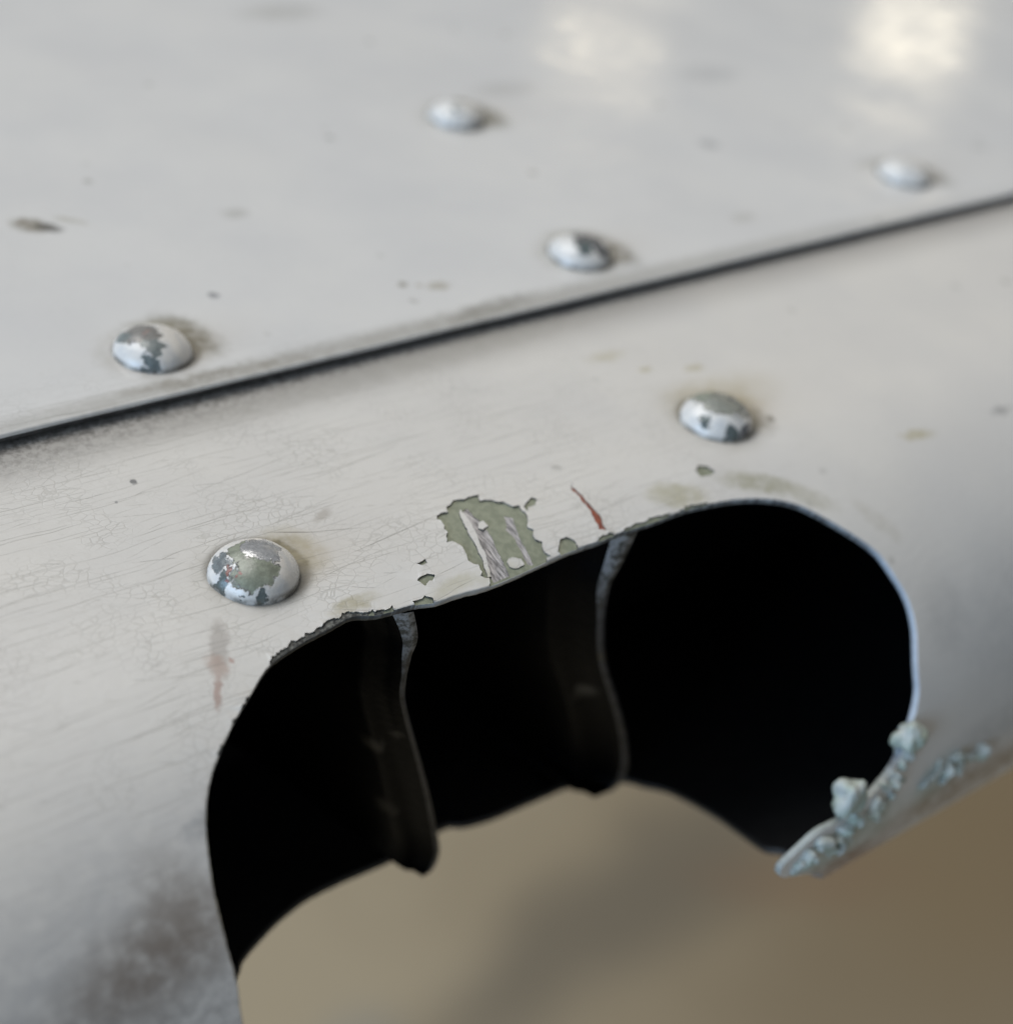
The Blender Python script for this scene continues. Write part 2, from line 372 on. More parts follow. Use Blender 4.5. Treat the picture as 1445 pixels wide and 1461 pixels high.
def build_skin(name, rect, hole, regions, us, ds, fmap, thick, mats, parent, rim):
    """A sheet of real thickness cut from flat millimetre coordinates: triangulated with its hole and paint-loss outlines,
    chips recessed, cut edges rounded, then bent by fmap. regions: (outline, material slot, depth), later ones win."""
    s0, u0, s1, u1 = rect
    verts, edges = [], []

    def add_loop(l):
        b = len(verts)
        verts.extend(Vector((p[0], p[1])) for p in l)
        edges.extend((b + i, b + (i + 1) % len(l)) for i in range(len(l)))
    border = []
    nb = int((s1 - s0) / 2.0)
    for i in range(nb):
        s = s0 + (s1 - s0) * i / nb
        border.append((s, u0 + 0.10 * noise.noise(Vector((s * 0.05, 3.3, 0))) + 0.03 * noise.noise(Vector((s * 0.4, 1.3, 0)))))
    for i in range(20):
        border.append((s1, u0 + (u1 - u0) * i / 20))
    for i in range(nb):
        border.append((s1 - (s1 - s0) * i / nb, u1))
    for i in range(20):
        border.append((s0, u1 - (u1 - u0) * i / 20))
    add_loop(border)
    if hole:
        add_loop(hole)
    for l, slot, dep in regions:
        add_loop(l)
    fence = [v.copy() for v in verts[len(border):]]
    cell = {}
    for f in fence:
        cell.setdefault((int(f.x // 1), int(f.y // 1)), []).append(f)
    for u in us:
        s = s0 + ds * 0.5
        while s < s1:
            if u0 + .6 < u < u1 - .6:
                p = Vector((s, u)); cx, cy = int(s // 1), int(u // 1)
                if not any((p - q).length < 0.5 for i in (-1, 0, 1) for j in (-1, 0, 1) for q in cell.get((cx + i, cy + j), ())):
                    verts.append(p)
            s += ds
    vo, eo, fo, *_ = geometry.delaunay_2d_cdt(verts, edges, [], 0, 1e-4)
    hb = bounds(hole) if hole else None
    rb = [bounds(l) for l, _, _ in regions]
    tris = []
    for f in fo:
        c = (vo[f[0]] + vo[f[1]] + vo[f[2]]) / 3
        if not inside(c, border):
            continue
        if hole and hb[0] < c.x < hb[2] and hb[1] < c.y < hb[3] and inside(c, hole):
            continue
        reg = -1
        for i, (l, _, _) in enumerate(regions):
            b = rb[i]
            if b[0] < c.x < b[2] and b[1] < c.y < b[3] and inside(c, l):
                reg = i
        a = (vo[f[1]] - vo[f[0]]).cross(vo[f[2]] - vo[f[0]])
        tris.append((tuple(f) if a > 0 else (f[0], f[2], f[1]), reg))
    V, F, FM, FLAT, SM = [], [], [], [], []
    idx = {}

    def vert(i, key, h, off=None):
        k = (i, key)
        if k not in idx:
            p = vo[i] + (off if off is not None else Vector((0, 0)))
            idx[k] = len(V)
            V.append(fmap(p.x, p.y, h)); FLAT.append((p.x, p.y, 0.0))
        return idx[k]

    lift = {}
    est = {}
    for f, reg in tris:
        dep = 0.0 if reg < 0 else regions[reg][2]
        for a, c in ((f[0], f[1]), (f[1], f[2]), (f[2], f[0])):
            k = (min(a, c), max(a, c))
            if k in est and abs(est[k] - dep) > 0.07:
                for i in k:
                    p = vo[i]
                    lift[i] = 0.035 + 0.08 * max(0.0, noise.noise(Vector((p.x * 1.7, p.y * 1.7, 2.0))) + 0.15)
            est.setdefault(k, dep)

    def face(vs, m, sm=True):
        F.append(vs); FM.append(m); SM.append(sm)
    ed = {}
    for f, reg in tris:
        slot, dep = (0, 0.0) if reg < 0 else regions[reg][1:]
        face([vert(i, ('t', dep, slot), -dep + (lift.get(i, 0.0) if dep == 0 else 0.0)) for i in f], slot)
        face([vert(i, 'b', -thick) for i in reversed(f)], rim['inner'])
        for a, b in ((f[0], f[1]), (f[1], f[2]), (f[2], f[0])):
            ed.setdefault((min(a, b), max(a, b)), []).append((a, b, dep, slot))
    outn = {}
    bnd = []
    for k, l in ed.items():
        if len(l) == 2:
            (a, b, d1, m1), (_, _, d2, m2) = l
            if d1 != d2:
                if d1 > d2:
                    a, b, d1, d2, m1, m2 = b, a, d2, d1, m2, m1
                # d1 is the higher side, its edge runs a -> b
                face([vert(b, ('w', d1), -d1 + (lift.get(b, 0.0) if d1 == 0 else 0.0)), vert(a, ('w', d1), -d1 + (lift.get(a, 0.0) if d1 == 0 else 0.0)), vert(a, ('w2', d2), -d2), vert(b, ('w2', d2), -d2)], rim.get('chip', m1), False)
        else:
            a, b, d, m = l[0]
            e = vo[b] - vo[a]
            nr = Vector((e.y, -e.x))
            if nr.length > 0:
                nr.normalize()
            for i in (a, b):
                outn[i] = outn.get(i, Vector((0, 0))) + nr
            bnd.append((a, b, d, m))
    rings = rim['rings']
    for a, b, d, m in bnd:
        prev = None
        for r, (off, h, mm) in enumerate(rings):
            if mm == 0 and m:
                mm = m
            cur = []
            for i in (a, b):
                o = outn[i].normalized() if outn[i].length > 0 else Vector((0, 0))
                p = vo[i]
                j = noise.noise(Vector((p.x * 1.3, p.y * 1.3, r * 3.1))) + 0.6 * noise.noise(Vector((p.x * 4.3, p.y * 4.3, r * 3.1)))
                hh = min(h - d * (1 if r < 2 else 0), h) + (rim['jit'] * j if 0 < r < len(rings) - 1 else 0)
                oo = off + (rim['jit'] * j if 0 < r < len(rings) - 1 else 0)
                cur.append(vert(i, ('r', r, mm if r == 0 else 0, d if r < 2 else 0), hh, o * oo))
            if prev:
                face([prev[1], prev[0], cur[0], cur[1]], mm)
            prev = cur
    me = bpy.data.meshes.new(name)
    me.from_pydata(V, [], F)
    me.polygons.foreach_set('material_index', FM)
    me.polygons.foreach_set('use_smooth', SM)
    at = me.attributes.new('flat', 'FLOAT_VECTOR', 'POINT')
    at.data.foreach_set('vector', [c for f in FLAT for c in f])
    me.update()
    return link(name, me, parent, mats)


# ---- materials of the skin
primer = simple_mat("green_primer", (0.25, 0.262, 0.19), (0.19, 0.203, 0.145), 0.9, 0.5, 0.0, 0.25, 2.5)
t = NT("scraped_metal")
v = flat_coord(t)
n = t.noise(t.map(v, scale=(2.6, 0.45, 1), rot=0.15), 1.0, 5.0, 0.65)
c = t.mix(t.step(n, 0.36, 0.62), (0.13, 0.125, 0.125), (0.46, 0.44, 0.44))
bare = t.out(Base_Color=c, Roughness=0.42, Metallic=0.3, Normal=t.bump(n, 0.8, 0.0002))
red_primer = simple_mat("red_primer", (0.28, 0.075, 0.035), (0.2, 0.06, 0.04), 1.5, 0.6)
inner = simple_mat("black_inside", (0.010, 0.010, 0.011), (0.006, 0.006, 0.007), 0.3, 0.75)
t = NT("cut_edge")
v = flat_coord(t)
n = t.noise(v, 1.5, 5.0, 0.7)
c = t.mix(t.step(n, 0.42, 0.56), (0.24, 0.265, 0.28), (0.075, 0.08, 0.085))
left = t.blob(t.warp(v, 0.5, 2.0), (-27, -5.5), (13, 7), 0.5, 0.3)  # upper left of the cut edge, its shade painted in dark
c = t.mix(t.m('MULTIPLY', left, t.step(t.noise(v, 2.0, 4.0, 0.7), 0.35, 0.6, 0.7, 1.0)), c, (0.03, 0.03, 0.027))
mid = t.blob(v, (-2, -4), (9, 3), 0.0, 0.4)
c = t.mix(t.m('MULTIPLY', mid, 0.8), c, (0.5, 0.49, 0.46))
low = t.blob(v, (-42, -26), (6, 18), 0.0, 0.4)
c = t.mix(t.m('MULTIPLY', low, 0.9), c, (0.62, 0.57, 0.42))
right = t.blob(t.warp(v, 0.4, 1.5), (45, -27), (9, 15), 0.0, 0.25)
c = t.mix(t.m('MULTIPLY', right, 0.75), c, (0.47, 0.52, 0.58))
corner = t.blob(t.warp(v, 0.4, 1.5), (30, -43), (11, 4), 0.2, 0.3)
c = t.mix(t.m('MULTIPLY', corner, 0.85), c, (0.38, 0.42, 0.40))
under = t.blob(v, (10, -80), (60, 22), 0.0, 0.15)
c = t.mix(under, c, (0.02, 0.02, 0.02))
edge = t.out(Base_Color=c, Roughness=0.55, Normal=t.bump(t.noise(v, 3.0, 4.0, 0.6), 0.5, 0.0001))

chip_wall = simple_mat("paint_break", (0.06, 0.057, 0.048), (0.2, 0.19, 0.165), 1.0, 0.6)  # broken paint face, dark so that it paints in the chips' fine shadow line
wear_shade = simple_mat("worn_shaded_rim", (0.20, 0.20, 0.175), (0.03, 0.03, 0.028), 2.6, 0.65, 0.0, 0.7, 3.0, 0.30, 0.62)  # worn paint, with the shade of the edge also put into its dark tone
D, G = DIRT, GREYDIRT
low_stains_shade = [
    (-23.2, 6.1, 4.6, 4.6, 0, 0.12, (0.06, 0.052, 0.038), 0.85), (34.8, 6.95, 4.6, 4.6, 0, 0.12, (0.05, 0.045, 0.035), 0.85),
    (-19.3, 6.9, 0.55, 1.9, 0.1, 0.5, (0.06, 0.05, 0.03), 0.85), (-18.9, 5.4, 0.4, 0.5, 0, 0.5, (0.06, 0.05, 0.03), 0.8), (-19.6, 8.9, 0.5, 0.4, 0, 0.5, (0.07, 0.06, 0.035), 0.8),
    # halos of grime at the rivets
    (-20.6, 6.6, 2.0, 3.2, 0.2, 0.6, D, 0.7), (-20.2, 8.8, 2.4, 0.9, -0.1, 0.6, D, 0.5), (-18.6, 7.4, 2.0, 3.0, 0.2, 0.7, (0.34, 0.30, 0.19), 0.7),
    (-23.8, 5.8, 5.0, 5.0, 0, 0.25, (0.30, 0.28, 0.23), 0.35),
    (38.2, 7.0, 2.2, 3.6, 0.1, 0.6, D, 0.9), (36.5, 9.5, 5.0, 3.5, -0.3, 0.7, (0.33, 0.27, 0.15), 0.55), (34.2, 6.6, 5.2, 5.2, 0, 0.3, (0.27, 0.25, 0.2), 0.4),
    (40.6, 4.4, 0.5, 0.5, 0, 0.4, D, 0.7), (40.0, 10.5, 6, 3, 0, 0.7, (0.40, 0.35, 0.23), 0.4),
    # tan smears over the cut-out
    (-17.7, -1.0, 2.4, 0.8, 0.1, 0.45, (0.36, 0.325, 0.22), 0.8), (21.2, -1.3, 3.2, 1.7, -0.3, 0.35, (0.37, 0.345, 0.24), 0.75),
    (31.4, -3.2, 4.0, 1.3, -0.45, 0.45, (0.30, 0.285, 0.2), 0.8), (36.0, -6.6, 3.2, 1.2, -0.75, 0.5, (0.36, 0.34, 0.26), 0.55),
    (56.6, -4.3, 2.3, 0.7, -0.2, 0.5, TAN, 0.8), (39.7, 16, 1.3, 0.7, 0, 0.5, TAN, 0.6), (31.6, 22, 2.4, 0.9, 0, 0.6, TAN, 0.5), (34, 18, 0.8, 0.5, 0, 0.5, TAN, 0.7),
    (-7.6, -2.6, 2.8, 0.9, 0.1, 0.5, (0.42, 0.39, 0.27), 0.5), (-3.0, -3.0, 2.2, 1.0, 0.1, 0.5, (0.42, 0.39, 0.27), 0.5),
    (-26.7, 22.4, 0.35, 0.4, 0, 0.3, (0.1, 0.1, 0.1), 0.8), (-29.6, 20.2, 0.2, 0.2, 0, 0.3, (0.2, 0.2, 0.2), 0.7),
    (-13.6, 10.6, 1.2, 0.5, 0.5, 0.6, (0.33, 0.30, 0.26), 0.6),
    # the pinkish scuff left of the cut-out
    (-30.6, -0.2, 0.8, 2.4, -0.5, 0.4, (0.36, 0.33, 0.3), 0.7), (-31.9, -2.3, 0.8, 1.2, 0.1, 0.5, (0.36, 0.26, 0.21), 0.65),
    (-30.6, -2.2, 0.22, 0.35, 0, 0.5, (0.34, 0.17, 0.13), 0.6), (-33.1, -4.6, 0.35, 1.6, -0.5, 0.4, (0.33, 0.21, 0.17), 0.7),
    # grime low on the nose; the broad film paints in the curve's shading
    (-58, -23, 27, 8, 0.2, 0.8, (0.28, 0.28, 0.285), 0.55),
    (-46.5, -22.5, 7, 3.2, 0.25, 0.8, (0.15, 0.118, 0.09), 0.8), (-43.0, -20.0, 2.5, 4.5, 0.2, 0.7, (0.2, 0.17, 0.14), 0.5), (-52, -29, 14, 5, 0, 0.8, (0.2, 0.19, 0.18), 0.6), (-39.5, -14.2, 1.6, 0.8, 0.4, 0.5, (0.2, 0.21, 0.22), 0.5),
    (-36.5, -11.5, 1.8, 0.5, 0.8, 0.5, (0.25, 0.23, 0.2), 0.5),
    # dirt along the lapped sheet, with its soft shadow painted in as wider bands
    (20, 32.6, 400, 1.7, 0.0, 0.6, (0.05, 0.048, 0.046), 0.8), (20, 32.5, 400, 4.6, 0.0, 0.95, (0.19, 0.175, 0.155), 0.6), (-36, 32.0, 30, 3.6, 0.0, 0.8, (0.12, 0.11, 0.10), 0.6), (15, 29.3, 26, 1.6, 0.03, 0.8, (0.25, 0.235, 0.2), 0.35),
    (-8.6, 5.35, 4.9, 0.04, 0.119, 0.6, (0.12, 0.11, 0.09), 0.8), (-17.4, 9.55, 1.9, 0.06, -0.44, 0.7, (0.08, 0.07, 0.06), 0.8), (-13.8, 8.2, 2.3, 0.045, -0.307, 0.8, (0.15, 0.14, 0.12), 0.7),
    # corroded corner
    (46.0, -43.5, 4.5, 3.2, 0.2, 0.4, (0.36, 0.42, 0.37), 0.85), (50.0, -41.8, 2.0, 1.0, 0.2, 0.4, (0.44, 0.36, 0.24), 0.7),
    (32.0, -46.0, 8.0, 3.4, 0.1, 0.4, (0.33, 0.37, 0.32), 0.85), (30, -50.5, 10, 2.6, 0.0, 0.5, (0.2, 0.1, 0.055), 0.85),
    (54, -47.5, 16, 3.0, 0.0, 0.6, (0.22, 0.15, 0.085), 0.8),
    (56, -41, 12, 3, 0.1, 0.7, (0.30, 0.30, 0.29), 0.5), (47, -24, 3, 4, 0, 0.7, (0.38, 0.37, 0.35), 0.4), (60, -28, 10, 8, 0, 0.8, (0.36, 0.36, 0.35), 0.45),
    (71.5, -5, 1.8, 0.5, 0, 0.5, G, 0.6), (43, -12, 3, 1, -1.0, 0.5, (0.4, 0.37, 0.3), 0.4),
]
top_stains = [
    (-15.0, 40.1, 4.45, 4.45, 0, 0.10, (0.07, 0.062, 0.045), 0.85), (43.2, 40.6, 4.45, 4.45, 0, 0.12, (0.06, 0.055, 0.04), 0.85),
    (52.9, 79.6, 4.45, 4.45, 0, 0.12, (0.08, 0.075, 0.05), 0.8), (107.7, 42.5, 4.4, 4.4, 0, 0.12, (0.09, 0.085, 0.07), 0.75),
    (-15.1, 69.3, 2.1, 1.5, -0.7, 0.5, (0.13, 0.105, 0.055), 0.85), (-13.6, 68.2, 1.5, 0.9, -0.7, 0.5, (0.09, 0.085, 0.075), 0.8), (-10.6, 69.1, 1.8, 0.6, -0.7, 0.6, (0.35, 0.33, 0.27), 0.6),
    (49.0, 121, 6, 3, 0, 0.7, (0.33, 0.32, 0.29), 0.5), (8.2, 64.4, 1.6, 1.2, 0, 0.6, (0.36, 0.35, 0.32), 0.6), (-3.9, 48.1, 0.6, 0.6, 0, 0.5, (0.16, 0.16, 0.17), 0.7),
    (17.5, 42.5, 0.6, 0.6, 0, 0.5, (0.2, 0.18, 0.13), 0.7), (21.2, 40.6, 1.4, 0.9, 0, 0.5, (0.3, 0.27, 0.2), 0.6), (19.2, 41.6, 0.5, 0.4, 0, 0.5, (0.35, 0.32, 0.25), 0.6),
    (-10.8, 41.8, 2.4, 4.2, 0.2, 0.6, (0.12, 0.105, 0.06), 0.85), (-12.6, 44.4, 3.0, 1.5, -0.3, 0.7, (0.26, 0.24, 0.18), 0.7), (-15.6, 39.8, 5.4, 5.2, 0, 0.3, (0.33, 0.3, 0.25), 0.45),
    (47.4, 40.5, 2.4, 4.0, 0.1, 0.6, (0.11, 0.095, 0.055), 0.9), (45.5, 45.0, 3.2, 1.5, -0.3, 0.7, (0.24, 0.22, 0.16), 0.6), (42.6, 40.4, 5.4, 5.2, 0, 0.3, (0.3, 0.28, 0.23), 0.45),
    (57.2, 79.4, 2.4, 4.0, 0.1, 0.6, (0.13, 0.12, 0.08), 0.85), (55.4, 83.8, 3.2, 1.5, -0.3, 0.7, (0.24, 0.22, 0.18), 0.6), (52.3, 79.4, 5.4, 5.2, 0, 0.3, (0.32, 0.3, 0.26), 0.4),
    (112.0, 42.3, 2.4, 4.2, 0.1, 0.6, (0.12, 0.11, 0.08), 0.8), (108, 47, 4.5, 1.6, -0.1, 0.7, (0.26, 0.24, 0.19), 0.5),
    (84.7, 60.8, 1.4, 1.4, 0, 0.6, (0.3, 0.3, 0.3), 0.6), (105, 82, 5, 3, 0, 0.7, (0.36, 0.36, 0.36), 0.5),
    (66.4, 86.3, 5, 2.2, 0, 0.7, (0.38, 0.37, 0.35), 0.5), (72, 41, 2, 1, 0, 0.6, (0.36, 0.34, 0.3), 0.5),
    # grime along the lap
    (0, 33.0, 45, 1.5, 0, 0.7, (0.3, 0.285, 0.25), 0.45), (40, 33.4, 60, 1.6, 0, 0.8, (0.25, 0.235, 0.2), 0.45), (24, 34.2, 6, 1.2, 0.1, 0.6, (0.2, 0.19, 0.16), 0.6),
    (-12, 33.6, 10, 0.9, -0.05, 0.6, (0.24, 0.22, 0.18), 0.6),
]


def low_cracks(t, v):
    a = t.blob(v, (-18, 8), (50, 26), 0.0, 0.45)
    return a


paint_low = paint_material("aged_white_paint", low_stains_shade, low_cracks, dimples=[(s, u) for s, u, z in RIVETS if z == 0])
paint_top = paint_material("white_paint_upper", top_stains, lambda t, v: t.blob(v, (-20, 30), (30, 8), 0, 0.6),
                           base=(0.60, 0.592, 0.572), gloss=0.21, micro=0.04, dimples=[(s, u) for s, u, z in RIVETS if z > 0])

# ---- lower sheet, bent round the nose, with the oblong cut-out
hole = ragged(smooth_loop(HOLE, 0.6), 0.3, 0.035, 4.0)
regions = []
for i, l in enumerate(RIM_WEAR_SHADE):
    regions.append((ragged(l, 0.14, 0.16, 80.0 + i, 0.16), 7, 0.12))
for i, l in enumerate(CHIP_PRIMER):
    regions.append((ragged(l, 0.12, 0.05, 10.0 + i, 0.17 if i == 0 else 0.13), 1, 0.15))
for i, l in enumerate(CHIP_METAL):
    regions.append((ragged(l, 0.15, 0.06, 40.0 + i, 0.08), 2, 0.21 if i == 0 else 0.18))
for i, l in enumerate(PAINT_ISLE[:3]):
    regions.append((ragged(l, 0.12, 0.05, 50.0 + i, 0.10), 0, 0.02 if i < 2 else -0.05))
for i, l in enumerate(CHIP_RED):
    regions.append((ragged(l, 0.12, 0.09, 60.0 + i, 0.16), 3, 0.08))
us = [u * 1.0 for u in range(-60, 6)] + [8, 12, 16, 20, 24, 28, 32, 36] + [-60 - 4 * k for k in range(1, 22)]
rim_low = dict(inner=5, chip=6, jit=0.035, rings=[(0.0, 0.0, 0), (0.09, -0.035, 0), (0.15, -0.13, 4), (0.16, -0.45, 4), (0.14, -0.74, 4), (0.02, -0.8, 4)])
low = build_skin("lower_sheet", (-110, -142, 200, 42), hole, regions, us, 3.0, nose, 0.8, [paint_low, primer, bare, red_primer, edge, inner, chip_wall, wear_shade], root, rim_low)
low["label"] = "lower painted sheet bent round the nose, with the oblong cut-out and a green primer chip"

# ---- upper sheet lapped over it
lap = simple_mat("grimy_lap_edge", (0.05, 0.05, 0.05), (0.02, 0.02, 0.02), 0.8, 0.6)
rim_top = dict(inner=2, jit=0.02, rings=[(0.0, 0.0, 0), (0.10, -0.03, 0), (0.2, -0.14, 0), (0.24, -0.36, 0), (0.24, -0.37, 1), (0.24, -0.8, 1), (0.1, -0.9, 1)])
upp = build_skin("upper_sheet", (-110, 32.3, 320, 200), None, [], [33, 34, 36, 38, 41, 45, 50, 60, 80, 110, 150], 8.0, top, 0.9,
                 [paint_top, lap, inner], root, rim_top)
upp["label"] = "upper painted sheet lapped over the lower one along a dark seam"


def box_mesh(name, x0, y0, z0, x1, y1, z1, mat, parent):
    bm = bmesh.new()
    bmesh.ops.create_cube(bm, size=1.0)
    for q in bm.verts:
        q.co = Vector(((x0 + x1) / 2 + q.co.x * (x1 - x0), (y0 + y1) / 2 + q.co.y * (y1 - y0), (z0 + z1) / 2 + q.co.z * (z1 - z0))) * MM
    bmesh.ops.bevel(bm, geom=bm.edges[:], offset=0.0004, segments=1, affect='EDGES')
    me = bpy.data.meshes.new(name); bm.to_mesh(me); bm.free()
    return link(name, me, parent, mat)


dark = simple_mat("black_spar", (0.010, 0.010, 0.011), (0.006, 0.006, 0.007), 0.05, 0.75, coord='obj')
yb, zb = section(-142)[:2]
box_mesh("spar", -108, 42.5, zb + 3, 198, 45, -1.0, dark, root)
box_mesh("end_light_block", -109.6, -26, zb + 3, -108.2, 42, -1.0, dark, root)  # unseen end wall added to keep light out of the cavity
box_mesh("end_light_block", 198.2, -26, zb + 3, 199.6, 42, -1.0, dark, root)  # its counterpart at the far end, also added to shut out light

# ---- ribs: dark pressed webs with a rolled front edge, seen through the cut-out
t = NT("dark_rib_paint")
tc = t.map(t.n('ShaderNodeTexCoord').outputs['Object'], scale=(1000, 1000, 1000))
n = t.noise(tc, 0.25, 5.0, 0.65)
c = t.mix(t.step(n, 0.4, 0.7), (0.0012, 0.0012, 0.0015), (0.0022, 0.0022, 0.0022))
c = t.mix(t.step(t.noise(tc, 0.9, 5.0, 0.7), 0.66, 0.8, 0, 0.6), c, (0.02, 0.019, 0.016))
for (x, y, z), r in (((-9.2, 3.3, -25.7), 0.7), ((-4.6, 5.0, -40.0), 0.8), ((20.0, 3.0, -30.0), 0.8), ((-8.6, 0.8, -22.0), 0.4)):  # small lit glints painted into the rib colour
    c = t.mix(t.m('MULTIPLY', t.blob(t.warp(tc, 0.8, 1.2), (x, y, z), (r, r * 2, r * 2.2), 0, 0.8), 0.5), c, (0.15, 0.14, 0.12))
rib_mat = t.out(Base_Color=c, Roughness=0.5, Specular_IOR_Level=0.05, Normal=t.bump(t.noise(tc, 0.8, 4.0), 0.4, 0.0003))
t = NT("rib_edge_paint")  # front edge painted paler as if lit, most of all near its top
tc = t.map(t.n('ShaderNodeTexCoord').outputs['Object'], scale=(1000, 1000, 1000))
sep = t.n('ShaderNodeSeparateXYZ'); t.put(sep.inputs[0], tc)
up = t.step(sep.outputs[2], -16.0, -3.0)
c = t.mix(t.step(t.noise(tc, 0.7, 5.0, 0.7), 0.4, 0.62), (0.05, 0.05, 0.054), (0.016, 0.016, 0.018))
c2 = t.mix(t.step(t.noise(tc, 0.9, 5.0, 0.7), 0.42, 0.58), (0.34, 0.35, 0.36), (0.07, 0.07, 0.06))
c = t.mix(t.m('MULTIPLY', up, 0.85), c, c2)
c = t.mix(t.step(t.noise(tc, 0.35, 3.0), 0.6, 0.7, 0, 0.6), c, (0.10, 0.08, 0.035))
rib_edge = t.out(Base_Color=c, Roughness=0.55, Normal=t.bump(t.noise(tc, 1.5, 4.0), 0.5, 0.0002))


def build_rib(pts, width, depth, edge_w):
    """pts: the front right-hand edge from the cut-out's upper lip to the tip below its lower lip (mm)."""
    P = [Vector(p) for p in pts]
    dense = []
    for i in range(len(P) - 1):
        p0, p1, p2, p3 = P[max(i - 1, 0)], P[i], P[i + 1], P[min(i + 2, len(P) - 1)]
        for j in range(8):
            q = j / 8
            dense.append(0.5 * ((2 * p1) + (p2 - p0) * q + (2 * p0 - 5 * p1 + 4 * p2 - p3) * q * q + (3 * p1 - p0 - 3 * p2 + p3) * q ** 3))
    dense.append(P[-1])
    left = Vector((-0.80, 0.58, -0.16))
    back = Vector((-0.28, 0.93, 0.06)).normalized()
    n = len(dense)
    bm = bmesh.new()
    rows = []
    for i, p in enumerate(dense):
        f = i / (n - 1)
        tip = max(0.0, (f - 0.86) / 0.14)
        k = math.sqrt(max(0.0, 1 - tip * tip)) * 0.9 + 0.1
        w = width(f) * k * (1.0 - 0.45 * max(0.0, (f - 0.7) / 0.3))
        e = edge_w(f) * (0.25 + 0.75 * k)
        toward = Vector((-0.57, -0.58, 0.58))
        base = p
        row = [base + back * 40 + Vector((1.6, 0, 0)),
               base + back * 3 + Vector((0.3, 0, 0)),
               base + Vector((0, 0, 0)),
               base + left * e * 0.45 + toward * 0.55,
               base + left * e + toward * 0.50,
               base + left * (e + 0.25 * w) + toward * 0.1 + back * 0.6,
               base + left * (e + 0.55 * w) + back * 1.6,
               base + left * (e + 0.85 * w) + back * 1.2 + toward * 0.5,
               base + left * (e + 1.0 * w) + back * 2.2 + toward * 0.2,
               base + left * (e + 1.1 * w) + back * 5.0,
               base + left * (e + 1.1 * w) + back * (depth * 0.5),
               base + left * (e + 1.1 * w) + back * depth]
        lim = []
        for q in row:
            zt = section(max(q.y, -20))[1] if q.y > 4.5 else section(U0 - R1 * math.asin(min(1, max(0, (U0 - q.y) / R1))))[1]
            lim.append(Vector((q.x, q.y, min(q.z, zt - 1.0))))
        rows.append([bm.verts.new(q * MM) for q in lim])
    m = len(rows[0])
    for i in range(n - 1):
        for j in range(m - 1):
            f = bm.faces.new((rows[i][j], rows[i][j + 1], rows[i + 1][j + 1], rows[i + 1][j]))
            f.smooth = True
            f.material_index = 1 if j in (2, 3) else 0
    for r in (rows[0], rows[-1]):
        f = bm.faces.new(r if r is rows[-1] else r[::-1])
    for i in range(n - 1):
        bm.faces.new((rows[i][m - 1], rows[i][0], rows[i + 1][0], rows[i + 1][m - 1]))
    bmesh.ops.recalc_face_normals(bm, faces=bm.faces)
    me = bpy.data.meshes.new("rib"); bm.to_mesh(me); bm.free()
    return link("rib", me, root, [rib_mat, rib_edge])


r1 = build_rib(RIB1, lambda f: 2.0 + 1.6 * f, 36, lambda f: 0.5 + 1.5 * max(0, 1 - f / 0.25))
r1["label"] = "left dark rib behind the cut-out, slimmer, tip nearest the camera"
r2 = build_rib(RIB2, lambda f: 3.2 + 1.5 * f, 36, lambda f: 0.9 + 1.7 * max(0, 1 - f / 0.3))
r2["label"] = "right dark rib behind the cut-out with a front edge painted pale as if lit"

# ---- rivets
def rivet_mesh(seed, r=4.0, h=2.5):
    prof = [(1.0, -0.15), (1.0, 0.05)] + [(math.cos(math.radians(a)) * 0.995 + 0.0, 0.05 + 0.95 * math.sin(math.radians(a))) for a in (8, 17, 26, 35, 44, 53, 62, 71, 80, 86)]
    bm = bmesh.new()
    seg = 64
    rows = []
    for (rr, hh) in prof:
        row = []
        for k in range(seg):
            a = 2 * math.pi * k / seg
            p = Vector((math.cos(a) * rr * r, math.sin(a) * rr * r, hh * h))
            d = noise.noise(p * 0.35 + Vector((seed * 7.1, 0, 0))) * 0.13 + noise.noise(p * 1.1 + Vector((0, seed * 3.7, 0))) * 0.035
            q = p + p.normalized() * d if hh > 0 else p
            row.append(bm.verts.new(q * MM))
        rows.append(row)
    c = bm.verts.new(Vector((0, 0, h + 0.1 * noise.noise(Vector((seed, 0, 0))))) * MM)
    for i in range(len(rows) - 1):
        for k in range(seg):
            f = bm.faces.new((rows[i][k], rows[i][(k + 1) % seg], rows[i + 1][(k + 1) % seg], rows[i + 1][k])); f.smooth = True
    for k in range(seg):
        f = bm.faces.new((rows[-1][k], rows[-1][(k + 1) % seg], c)); f.smooth = True
    f = bm.faces.new(rows[0][::-1])
    me = bpy.data.meshes.new("rivet"); bm.to_mesh(me); bm.free()
    return me


METAL = (0.72, 0.72, 0.72)
PRIM = (0.235, 0.25, 0.19)
SLATE = (0.13, 0.155, 0.15)


